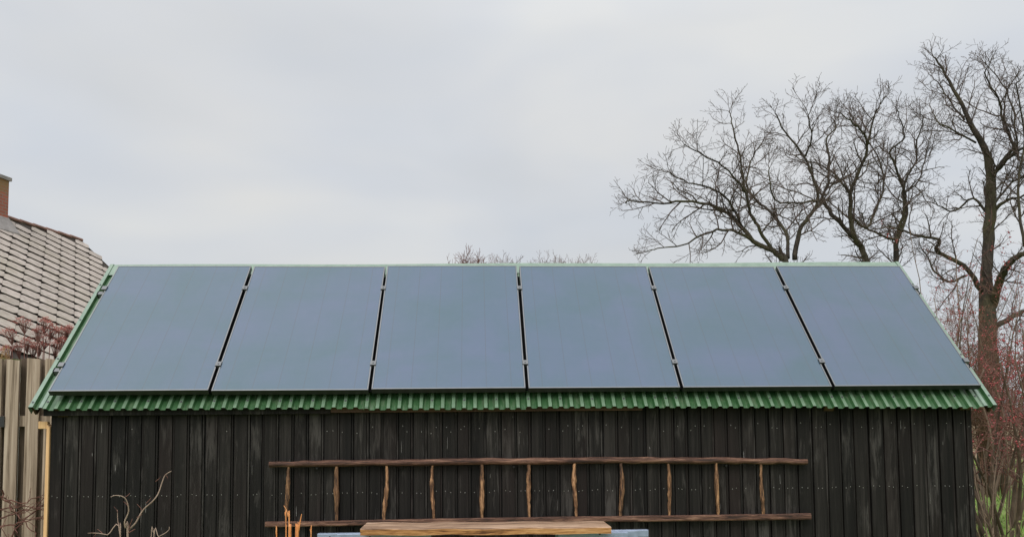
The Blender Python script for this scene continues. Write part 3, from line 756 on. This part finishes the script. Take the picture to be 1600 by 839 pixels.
def tree(name, label, cat, trunk_px, limbs_px, Yt, seed, cfg, barkm, twigm, group=None, drift=1.0, wscale=1.0):
    """trunk and limbs follow the photo's forks at the tree's own distance; the crown grows from them in depth"""
    rg = random.Random(seed); known = []
    base = at(*trunk_px[0][:2], Yt); 
    root = empty(name, (base.x, Yt, 0), label, cat, group)
    crown = MB(); mpp = (Yt-CAM.y)/FPX
    for idx, pl in enumerate([trunk_px]+limbs_px):
        w0, w1 = pl[-1]; w0 *= 1.04; ws = [q[2] if len(q) > 2 else None for q in pl[:-1]]; pl = [q[:2] for q in pl[:-1]]
        y0 = Yt
        if idx:
            bd = None
            for (kx, ky, kY) in known:
                dd = (kx-pl[0][0])**2+(ky-pl[0][1])**2
                if bd is None or dd < bd[0]: bd = (dd, kY)
            y0 = bd[1]
        if len(pl) > 4: pl[-1] = (pl[-2][0]+(pl[-1][0]-pl[-2][0])*.55, pl[-2][1]+(pl[-1][1]-pl[-2][1])*.42)
        dr = rg.uniform(-1, 1)*drift*(0 if idx == 0 else 1); dr2 = rg.uniform(-.5, .5)*drift*(0 if idx == 0 else 1)
        pts = []; n = len(pl)
        for i, (px, py) in enumerate(pl):
            t = i/(n-1); yy = y0+dr*t*(n-1)*.32+dr2*sin(t*3.1); known.append((px, py, yy)); pts.append(at(px, py, yy))
        if idx == 0: pts.insert(0, Vector((pts[0].x, pts[0].y, 0)) if pts[0].z > .3 else Vector((pts[0].x, pts[0].y, 0)))
        # smooth subdivision with little kinks
        fine = []
        for i in range(len(pts)-1):
            p0, p1, p2, p3 = pts[max(i-1, 0)], pts[i], pts[i+1], pts[min(i+2, len(pts)-1)]
            for j in range(4):
                t = j/4; q = .5*((2*p1)+(p2-p0)*t+(2*p0-5*p1+4*p2-p3)*t*t+(3*p1-p0-3*p2+p3)*t**3)
                fine.append(q+Vector((rg.gauss(0, .012), rg.gauss(0, .012), rg.gauss(0, .012))))
        fine.append(pts[-1])
        m_ = len(fine)-1; r0, r1 = w0*mpp/2*wscale, w1*mpp/2*wscale
        rad = [(r0+(r1-r0)*(i/m_)**.8)*rg.uniform(.94, 1.06) for i in range(m_+1)]
        if idx == 0 and ws[0] is not None:
            wl = [ws[0]*1.3]+ws; rad = []
            for i in range(m_+1):
                t = i/4; k = min(int(t), len(wl)-2); rad.append((wl[k]+(wl[k+1]-wl[k])*(t-k))*mpp/2*rg.uniform(.95, 1.05))
        elif idx == 0:
            for i in range(3): rad[i] *= 1.35-.12*i
        lm_ = MB(); lm_.smooth = True; lm_.tube(fine, rad, 10 if w0 > 8 else 7)
        lm_.build('trunk' if idx == 0 else 'limb', barkm, root)
        keep = fine if idx else fine[len(fine)//3:]
        c2 = dict(cfg)
        sprout(crown, rg, keep, r0, r1, 0, c2)
        # forked tip
        for q in range(3):
            d = (fine[-1]-fine[-3]).normalized(); pts2 = wander(rg, fine[-1], d+Vector((rg.gauss(0, .35), rg.gauss(0, .35), rg.gauss(0, .3))), cfg['len'][1]*.62, 5, .15, .02)
            crown.tube(pts2, [r1*.8, r1*.6, r1*.5, .007, .006, .0055], 4, cap=False); sprout(crown, rg, pts2, r1*.6, .006, 1, cfg)
    crown.build('crown', twigm, root)
    return root
def cv(*pts):   # positions read off an enlarged crop of the photo
    *p, w = pts; return [(950+x/2.331, 60+y/2.331) for x, y in p]+[w]
tree('oak_tree', 'bare spreading oak with low limbs reaching far left over the roof', 'tree',
     [(1231, 560), (1231, 470), (1228, 412), (1222, 398), (14, 9)],
     [cv((640, 806), (600, 775), (530, 740), (490, 690), (440, 640), (370, 605), (290, 595), (200, 600), (90, 592), (40, 605), (9.5, 1.6)),
      cv((530, 740), (470, 705), (400, 700), (330, 722), (270, 755), (180, 765), (110, 790), (5, 1.3)),
      cv((600, 775), (555, 700), (520, 640), (500, 560), (485, 450), (465, 370), (450, 290), (438, 235), (6, 1.4)),
      cv((500, 560), (455, 500), (400, 455), (345, 425), (290, 395), (268, 372), (3.4, 1.2)),
      cv((490, 690), (440, 590), (370, 545), (290, 525), (220, 490), (155, 468), (4, 1.2)),
      cv((655, 800), (650, 720), (600, 640), (540, 590), (505, 530), (520, 450), (560, 380), (590, 320), (6.5, 1.3)),
      cv((680, 806), (698, 700), (740, 640), (765, 590), (750, 520), (715, 430), (660, 360), (620, 290), (600, 240), (8, 1.4)),
      cv((765, 590), (690, 600), (610, 590), (590, 500), (580, 420), (4, 1.3)),
      cv((720, 430), (745, 360), (730, 300), (745, 245), (3.2, 1.2))],
     11.6, 5, OAK, M['bark'], M['twig'])
tree('oak_tree', 'slanting bare oak with mossy stem rising behind the right part of the roof', 'tree',
     [(1362, 560), (1360, 450), (1354, 406), (1345, 385), (13, 9)],
     [cv((930, 775), (900, 730), (840, 670), (795, 615), (780, 585), (800, 530), (805, 440), (795, 370), (830, 320), (805, 255), (8.5, 1.4)),
      cv((920, 757), (890, 690), (882, 570), (920, 470), (945, 390), (920, 330), (870, 290), (805, 240), (8, 1.3)),
      cv((945, 390), (960, 330), (975, 270), (1005, 218), (4, 1.3)),
      cv((885, 640), (940, 690), (985, 600), (1003, 500), (965, 400), (890, 290), (872, 225), (5, 1.2)),
      cv((880, 570), (830, 500), (770, 460), (700, 440), (650, 400), (3.6, 1.2)),
      cv((800, 530), (860, 510), (920, 470), (1000, 440), (3.4, 1.2))],
     12.6, 8, OAK, M['bark'], M['twig'])
tree('oak_tree', 'slim bare oak with two wavy upright limbs left of the thick trunk', 'tree',
     [(1397, 560), (1398, 460), (1400, 400), (1400, 372), (10, 8)],
     [cv((1048, 730), (1075, 650), (1080, 560), (1055, 490), (1030, 430), (1035, 400), (1080, 360), (1060, 290), (1050, 230), (5.5, 1.3)),
      cv((1050, 740), (1085, 640), (1075, 560), (1090, 500), (1122, 450), (1125, 370), (1150, 300), (1130, 240), (5.5, 1.3)),
      cv((1080, 560), (1130, 520), (1160, 420), (1180, 330), (3, 1.2)),
      cv((1050, 735), (990, 715), (940, 690), (930, 650), (900, 600), (4.5, 1.3))],
     14.2, 3, OAK, M['bark'], M['twig'])
tree('oak_tree', 'tallest bare oak with a thick mossy trunk at the right edge', 'tree',
     [(1546, 640, 34), (1544, 560, 30), (1543, 490, 25), (1541, 440, 19), (1543, 405, 17), (1547, 340, 18), (1548, 282, 15), (1541, 240, 11), (1516, 190, 7.5), (1490, 140, 5), (1466, 98, 3), (1452, 76, 1.8), (31, 1.8)],
     [[(1534, 455), (1504, 414), (1463, 392), (1467, 376), (1437, 369), (1395, 355), (1352, 362), (9, 1.6)],
      [(1507, 430), (1482, 440), (1456, 417), (1445, 393), (1428, 380), (4.5, 1.3)],
      [(1550, 345), (1520, 310), (1492, 330), (1468, 322), (1455, 298), (5, 1.3)],
      cv((1405, 490), (1450, 430), (1475, 390), (1440, 300), (1420, 220), (1375, 140), (1388, 65), (7, 1.3)),
      cv((1405, 500), (1440, 455), (1500, 405), (1570, 380), (1640, 300), (8, 1.6)),
      [(1550, 480), (1561, 440), (1572, 418), (1590, 402), (1620, 390), (1680, 350), (1720, 300), (15, 4)],
      [(1556, 510), (1580, 497), (1604, 484), (1660, 470), (1720, 430), (11, 2)],
      [(1551, 330), (1575, 312), (1600, 305), (1650, 270), (7, 1.5)],
      cv((1300, 300), (1260, 250), (1230, 200), (1190, 150), (1150, 100), (3.6, 1.2)),
      cv((1340, 380), (1250, 330), (1200, 300), (1170, 240), (3.6, 1.2)),
      [(1590, 250), (1585, 180), (1565, 130), (1540, 100), (3.6, 1.3)],
      [(1600, 385), (1590, 300), (1600, 220), (1590, 140), (1598, 105), (5, 1.3)],
      cv((1390, 620), (1460, 540), (1520, 500), (5, 2))],
     13.4, 14, OAK, M['bark'], M['twig'], wscale=.95)
# far trees whose tops show over the ridge
FAR = dict(space=(.75, .42, .26), len=(2.6, 1.3, .62), rad=(.05, .03, .020), seg=(5, 4, 3), sides=(4, 3, 3), angle=(20, 55), up=.16, kink=.15, tip=.014, bare=.35)
rng = random.Random(31)
flabs = ('reddish bushy far tree top just left of the other tops over the ridge', 'far grey tree top above the gap between third and fourth panel', 'far grey tree top above the left part of the fourth panel', 'thin far tree top furthest right over the ridge, beside the big oaks')
for i, (px, py, wd, Yt) in enumerate(((733, 405, 22, 62), (797, 410, 26, 66), (856, 408, 30, 68), (905, 412, 16, 70))):
    topp = at(px, py, Yt); rg = random.Random(100+i); H = topp.z
    root = empty('far_tree', (topp.x, Yt, 0), flabs[i], 'tree', 'far trees behind the shed')
    tk = wander(rg, Vector((topp.x, Yt, 0)), Vector((0, 0, 1)), H*.72, 8, .03, .1)
    mb = MB(); mb.tube(tk, [.28-.02*k for k in range(9)], 7); mb.build('trunk', M['far_haze_twig'], root)
    cr = MB(); spread = wd*(Yt+6)/FPX
    for q in range(34):
        k = rg.randint(4, 8); a = rg.uniform(0, 6.28); e = rg.random()**.6
        tgt = Vector((topp.x+cos(a)*spread*e, Yt+sin(a)*spread*e, H*(1.0-.16*e*e)+rg.uniform(-.5, .05))); d = tgt-tk[k]
        pts = wander(rg, tk[k], d, d.length, 7, .06, .0); cr.tube(pts, [.09-.010*z_ for z_ in range(8)], 4, cap=False); sprout(cr, rg, pts, .08, .02, 0, FAR)
    cr.build('crown', M['twig_red'] if i == 0 else M['far_haze_twig'], root)
# the wood along the horizon
mb = MB(); rg = random.Random(55)
for q in range(1500):
    x = rg.uniform(20, 420); y = 300+rg.uniform(-20, 40); h = rg.uniform(3, 8); w = rg.uniform(1.2, 3.5); mb.blob((x, y, h*.5), 1, rg, (w, w, h*.55))
tag(mb.build('distant_wood', M['wood_far']), 'grey band of woodland along the horizon beyond the field', 'woodland', kind='stuff')

# ------------------------------------------------------------------ shrubs at the right end of the shed
def shrub(name, label, cat, cx, cy, n, H, lean, seed, matc, matt, cfg, berry=None, nb=0, spread=.35, r0=.016, group=None, leafm=None):
    rg = random.Random(seed); root = empty(name, (cx, cy, 0), label, cat, group); tw = MB(); allp = []
    for i in range(n):
        a = rg.uniform(0, 6.28); rr = spread*rg.random()**.5; p = Vector((cx+cos(a)*rr, cy+sin(a)*rr, 0))
        d = Vector((cos(a)*lean*rg.uniform(.2, 1)+rg.gauss(0, .06), sin(a)*lean*rg.uniform(.2, 1)+rg.gauss(0, .06), 1)); L = H*rg.uniform(.55, 1.08); ns = 12
        pts = wander(rg, p, d, L, ns, .075, .012); r = r0*rg.uniform(.6, 1.25); mb = MB(); mb.smooth = True
        mb.tube(pts, [r*(1-.72*k/ns) for k in range(ns+1)], 6); mb.smooth = False
        sprout(mb if name == 'cane_shrub' else tw, rg, pts, r, r*.3, 0, cfg); mb.build('stem', matc, root)
    if tw.v: tw.build('twigs', matt, root)
    if berry:
        mb = MB(); vv = [v for v in tw.v if v[2] > H*.42]
        for q in range(nb):
            b = Vector(rg.choice(vv)); k = rg.randint(1, 4)
            for z_ in range(k): mb.blob(b+Vector((rg.gauss(0, .02), rg.gauss(0, .02), rg.gauss(-.01, .02))), rg.uniform(.007, .015), rg)
        tag(mb.build('berries', berry, root), kind='stuff')
    return root
SH = dict(space=(.20, .13, .085), len=(.80, .36, .15), rad=(.0085, .005, .0032), seg=(6, 4, 3), sides=(4, 3, 3), angle=(22, 62), up=.06, kink=.18, tip=.0022, bare=.36)
SH2 = dict(SH, bare=.40, len=(1.0, .46, .2), space=(.27, .17, .115))
SH3 = dict(SH, space=(.32, .2, .15), bare=.2, len=(.45, .2, .1), rad=(.005, .003, .002))
shrub('berry_shrub', 'tall shrub of thick curving bare stems with dark red berries by the shed gable', 'shrub', at(1588, 700, 3.0).x, 3.0, 25, 3.15, .48, 41, M['cane_dark'], M['twig_red'], SH, M['berry'], 900, .48, .026)
shrub('berry_shrub', 'reddish bare shrub crowding the foot of the tallest oak trunk', 'shrub', at(1522, 700, 6.6).x, 6.6, 30, 4.5, .36, 43, M['cane'], M['twig_red'], SH2, M['berry'], 900, 1.0, .020)
shrub('thicket', 'rust brown thicket of fine shoots growing round the base of the tallest oak trunk', 'shrub', at(1538, 700, 12.2).x, 12.2, 34, 4.5, .15, 49, M['rust'], M['rust'], dict(SH2, space=(.20, .12, .08), bare=.2, rad=(.010, .006, .004), tip=.0034), M['berry'], 500, .85, .014)
shrub('cane_shrub', 'low bare tan shrub of straight canes between the shed corner and the thick berry shrub', 'shrub', at(1566, 800, 1.9).x, 1.9, 13, 1.75, .42, 47, M['cane'], M['cane'], SH3, None, 0, .30, .014)

rg = random.Random(91); wd_ = empty('weeds', (at(1560, 830, 1.5).x, 1.5, 0), 'low yellow green weeds and dry stalks at the foot of the cane shrub', 'weeds')
mb = MB(); st = MB()
for q in range(90):
    y = rg.uniform(.6, 3.4); x = at(1565, 800, y).x+rg.uniform(-.35, .5); h = rg.uniform(.25, 1.0)*rg.uniform(.4, 1); b0 = Vector((x, y, 0)); pts = wander(rg, b0, Vector((rg.gauss(0, .25), rg.gauss(0, .25), 1)), h, 5, .12, 0)
    st.tube(pts, [.004, .0035, .003, .0025, .002, .0015], 3, cap=False)
    if rg.random() < .6:
        for z_ in range(10):
            c = pts[rg.randint(1, 5)]; d = Vector((rg.gauss(0, 1), rg.gauss(0, 1), rg.gauss(.2, .5))).normalized(); l = rg.uniform(.02, .05); sd2 = d.orthogonal()*l*.3
            mb.add([tuple(c), tuple(c+d*l*.5+sd2), tuple(c+d*l), tuple(c+d*l*.5-sd2)], [(0, 1, 2, 3)])
tag(st.build('stalks', M['straw'], wd_), kind='stuff'); tag(mb.build('leaves', M['leaf'], wd_), kind='stuff')
# grass by the right edge of the frame
mb = MB(); rg = random.Random(61); mb.mi = 0
for q in range(9000):
    y = rg.uniform(3, 28); cxp = at(1565, 700, y).x; x = cxp+rg.uniform(-.08, .14)*(y+6)
    h = rg.uniform(.05, .16); a = rg.uniform(0, 6.28); w = rg.uniform(.006, .013); dx, dy = cos(a)*w, sin(a)*w; lx, ly = rg.gauss(0, .05), rg.gauss(0, .05)
    mb.mi = 1 if rg.random() < .25 else 0
    mb.add([(x-dx, y-dy, .003), (x+dx, y+dy, .003), (x+lx, y+ly, h)], [(0, 1, 2)])
tag(mb.build('grass', [M['grass'], M['straw']]), 'green grass with straw tufts beyond the shed corner', 'grass', kind='stuff')

# ------------------------------------------------------------------ plants on the left
# dried flower heads above the fence
rg = random.Random(71); YH = 1.5
pl = empty('dried_hydrangea', (at(60, 560, YH).x, YH, 0), 'shrub with dried reddish flat flower heads showing above the fence', 'shrub')
heads = [(14, 522, 20), (36, 505, 22), (41, 536, 15), (60, 520, 13), (82, 515, 18), (10, 548, 18), (100, 535, 14), (62, 541, 16), (71, 505, 17), (72, 530, 22), (96, 520, 20), (90, 541, 18), (108, 517, 12), (52, 546, 14), (28, 545, 13)]
for i, (px, py, w) in enumerate(heads):
    hb = MB()
    yy = YH+rg.uniform(-.25, .25); top = at(px, py, yy); bx = at(55+(px-55)*.35, 560, yy).x; mb = MB()
    b0 = Vector((bx, yy, 0)); fork = Vector((top.x*.8+bx*.2, yy, top.z-.10)); pts = [b0, b0.lerp(fork, .5)+Vector((rg.gauss(0, .05), rg.gauss(0, .05), 0)), b0.lerp(fork, .85), fork]
    mb.smooth = True; mb.tube(pts, [.007, .006, .0045, .003], 6); mb.smooth = False
    R = w/2*(yy+6)/FPX*1.15
    for q in range(28):
        a = q*2.4; e = (q/28)**.5; tip = top+Vector((cos(a)*R*e, sin(a)*R*e, .045*(1-e*e)+rg.uniform(-.02, .012))); md = fork.lerp(tip, .6)+Vector((rg.gauss(0, .006), rg.gauss(0, .006), .008))
        mb.tube([fork, md, tip], [.0024, .0017, .0011], 3, cap=False)
        for z_ in range(4):
            t2 = tip+Vector((rg.gauss(0, .018), rg.gauss(0, .018), rg.gauss(.004, .010))); hb.tube([tip, t2], [.0014, .0009], 3, cap=False); hb.blob(t2, rg.uniform(.0022, .0048), rg, (1, 1, .7))
    mb.build('stem', M['twig_red'], pl); hb.build('flower_head', M['umbel'], pl)
# brown dry tuft beside it
rg = random.Random(73); t = empty('dry_tuft', (at(2, 545, 1.2).x, 1.2, 0), 'brown dry grass plume behind the fence at the left edge', 'plant')
mb = MB()
b0 = Vector((at(-4, 560, 1.2).x, 1.2, 0))
for q in range(70):
    tp = at(rg.uniform(-22, 16), rg.uniform(533, 566), 1.2+rg.uniform(-.12, .12)); mdl = b0.lerp(tp, .7)+Vector((rg.gauss(0, .03), rg.gauss(0, .03), .12)); mb.tube([b0+Vector((rg.gauss(0, .05), rg.gauss(0, .05), 0)), mdl, tp], [.004, .003, .0012], 3, cap=False)
    for z_ in range(4):
        c = mdl.lerp(tp, rg.uniform(.4, 1)); mb.blob(c, rg.uniform(.005, .011), rg)
mb.build('blades', M['dry_leaf'], t)
# bramble at the foot of the fence
rg = random.Random(75); YB = .25
br = empty('bramble', (at(35, 830, YB).x, YB, 0), 'tangle of bare reddish brown runners in front of the fence', 'bramble')
mb = MB(); tw = MB()
for q in range(26):
    s0 = at(rg.uniform(-30, 70), 839, YB+rg.uniform(-.15, .15)); s0.z = rg.uniform(.0, .3)
    d = Vector((rg.gauss(0, .7), rg.gauss(0, .15), 1)); pts = wander(rg, Vector((s0.x, s0.y, 0)), d, rg.uniform(.9, 1.25), 10, .22, -.03)
    pts = [Vector((min(p.x, -3.56), p.y, p.z)) for p in pts]
    mb.tube(pts, [.006-.0004*k for k in range(11)], 5, cap=False)
for (a, b, c) in (((-10, 770), (30, 800), (76, 768)), ((-20, 800), (25, 786), (78, 795)), ((0, 765), (22, 805), (60, 839)), ((20, 839), (45, 800), (72, 775)), ((-20, 835), (30, 812), (77, 806)), ((0, 812), (40, 793), (76, 788))):
    yy = YB+rg.uniform(-.1, .1); A_, B_, C_ = at(*a, yy), at(*b, yy), at(*c, yy); pts = []
    for i in range(13):
        t_ = i/12; q = A_*(1-t_)**2+B_*2*t_*(1-t_)+C_*t_*t_; pts.append(q+Vector((rg.gauss(0, .008), rg.gauss(0, .02), rg.gauss(0, .008))))
    mb.tube(pts, [.0065-.0003*k for k in range(13)], 5, cap=False); sprout(mb, rg, pts, .006, .003, 0, dict(SH, space=(.10, .08), len=(.22, .09), rad=(.003, .002), bare=.05, seg=(5, 3), sides=(3, 3)))
mb.build('runners', M['twig_red'], br)
# curly bare bush before the wall
rg = random.Random(77); YC = -.75
cb_ = empty('corkscrew_bush', (at(199, 835, YC).x, YC, 0), 'small bush of pale curly bare stems before the black wall', 'bush')
def curve(mat, root, name, pts_px, w0, w1, Y, ground=None, dy=.0):
    P = [at(px, py, Y+dy*i) for i, (px, py) in enumerate(pts_px)]
    if ground is not None: P.insert(0, Vector((P[0].x*.8+ground*.2, Y, 0)))
    fine = []
    for i in range(len(P)-1):
        p0, p1, p2, p3 = P[max(i-1, 0)], P[i], P[i+1], P[min(i+2, len(P)-1)]
        for j in range(5):
            t = j/5; fine.append(.5*((2*p1)+(p2-p0)*t+(2*p0-5*p1+4*p2-p3)*t*t+(3*p1-p0-3*p2+p3)*t**3))
    fine.append(P[-1]); k = (Y+6)/FPX/2; n = len(fine)-1
    mb = MB(); mb.smooth = True; mb.tube(fine, [(w0+(w1-w0)*i/n)*k for i in range(n+1)], 7); return mb.build(name, mat, root)
gx = at(200, 839, YC).x
def c5(*p): return [(100+x/5, 700+y/5) for x, y in p]
curve(M['pale_stem'], cb_, 'stem', c5((498, 694), (500, 645), (560, 580), (615, 485), (690, 415), (735, 355), (765, 270), (790, 210), (838, 178)), 3.3, 1.1, YC, gx, .012)
curve(M['pale_stem'], cb_, 'stem', c5((496, 690), (480, 620), (475, 570), (505, 490), (490, 410), (455, 375), (400, 368), (365, 380)), 2.8, .9, YC, gx+.01, -.015)
curve(M['pale_stem'], cb_, 'stem', c5((440, 690), (435, 640), (420, 560), (418, 480)), 2.2, .8, YC, gx-.04, .01)
curve(M['pale_stem'], cb_, 'stem', c5((440, 690), (340, 675), (260, 662), (185, 662)), 2.2, .8, YC, gx-.05, -.02)
curve(M['twig_red'], cb_, 'stem', c5((500, 660), (530, 645), (556, 630)), 2, 1, YC)
curve(M['twig_red'], cb_, 'stem', c5((498, 650), (515, 600), (535, 550)), 1.6, .8, YC)
curve(M['pale_stem'], cb_, 'stem', c5((680, 720), (700, 660), (712, 625)), 1.4, .8, YC, gx+.12)
curve(M['pale_stem'], cb_, 'stem', c5((700, 720), (740, 690), (800, 655), (822, 630), (822, 612)), 1.5, .8, YC, gx+.13)
for (px, py, qx, qy) in ((243, 752, 251, 744), (228, 786, 236, 777), (222, 797, 214, 787), (200, 790, 193, 783), (184, 800, 178, 791), (258, 741, 262, 747), (196, 776, 203, 770), (214, 808, 222, 803), (160, 833, 152, 826), (150, 832, 146, 838)):
    curve(M['twig_red'], cb_, 'twig', [(px, py), ((px+qx)/2+.8, (py+qy)/2), (qx, qy)], 1.3, .6, YC)
# orange spikes
rg = random.Random(79); YO = -1.1
og = empty('orange_stemmed_plant', (at(455, 839, YO).x, YO, 0), 'plant of upright orange stems pointed at the tip before the ladder', 'plant')
def c6(*p): return [(400+x/6.667, 780+y/6.667) for x, y in p]
gx = at(452, 839, YO).x
for pts, w0, w1 in ((c6((352, 420), (350, 330), (346, 240), (350, 150)), 6.0, .8), (c6((430, 420), (440, 330), (460, 230), (476, 150)), 5.5, .8), (c6((425, 420), (432, 330), (440, 235)), 4.5, 1.2), (c6((345, 300), (335, 180), (318, 110), (290, 62)), 2.6, .7),
                    (c6((312, 300), (305, 170), (300, 130)), 2.0, .7), (c6((215, 420), (210, 370), (207, 318)), 2.6, .7), (c6((314, 420), (312, 350)), 2.6, 1.2), (c6((572, 420), (570, 350), (563, 305)), 2.4, .7), (c6((415, 420), (413, 320)), 3.0, .8)):
    curve(M['orange_stem'], og, 'stem', pts, w0, w1, YO+rg.uniform(-.06, .06), gx+rg.uniform(-.05, .05))
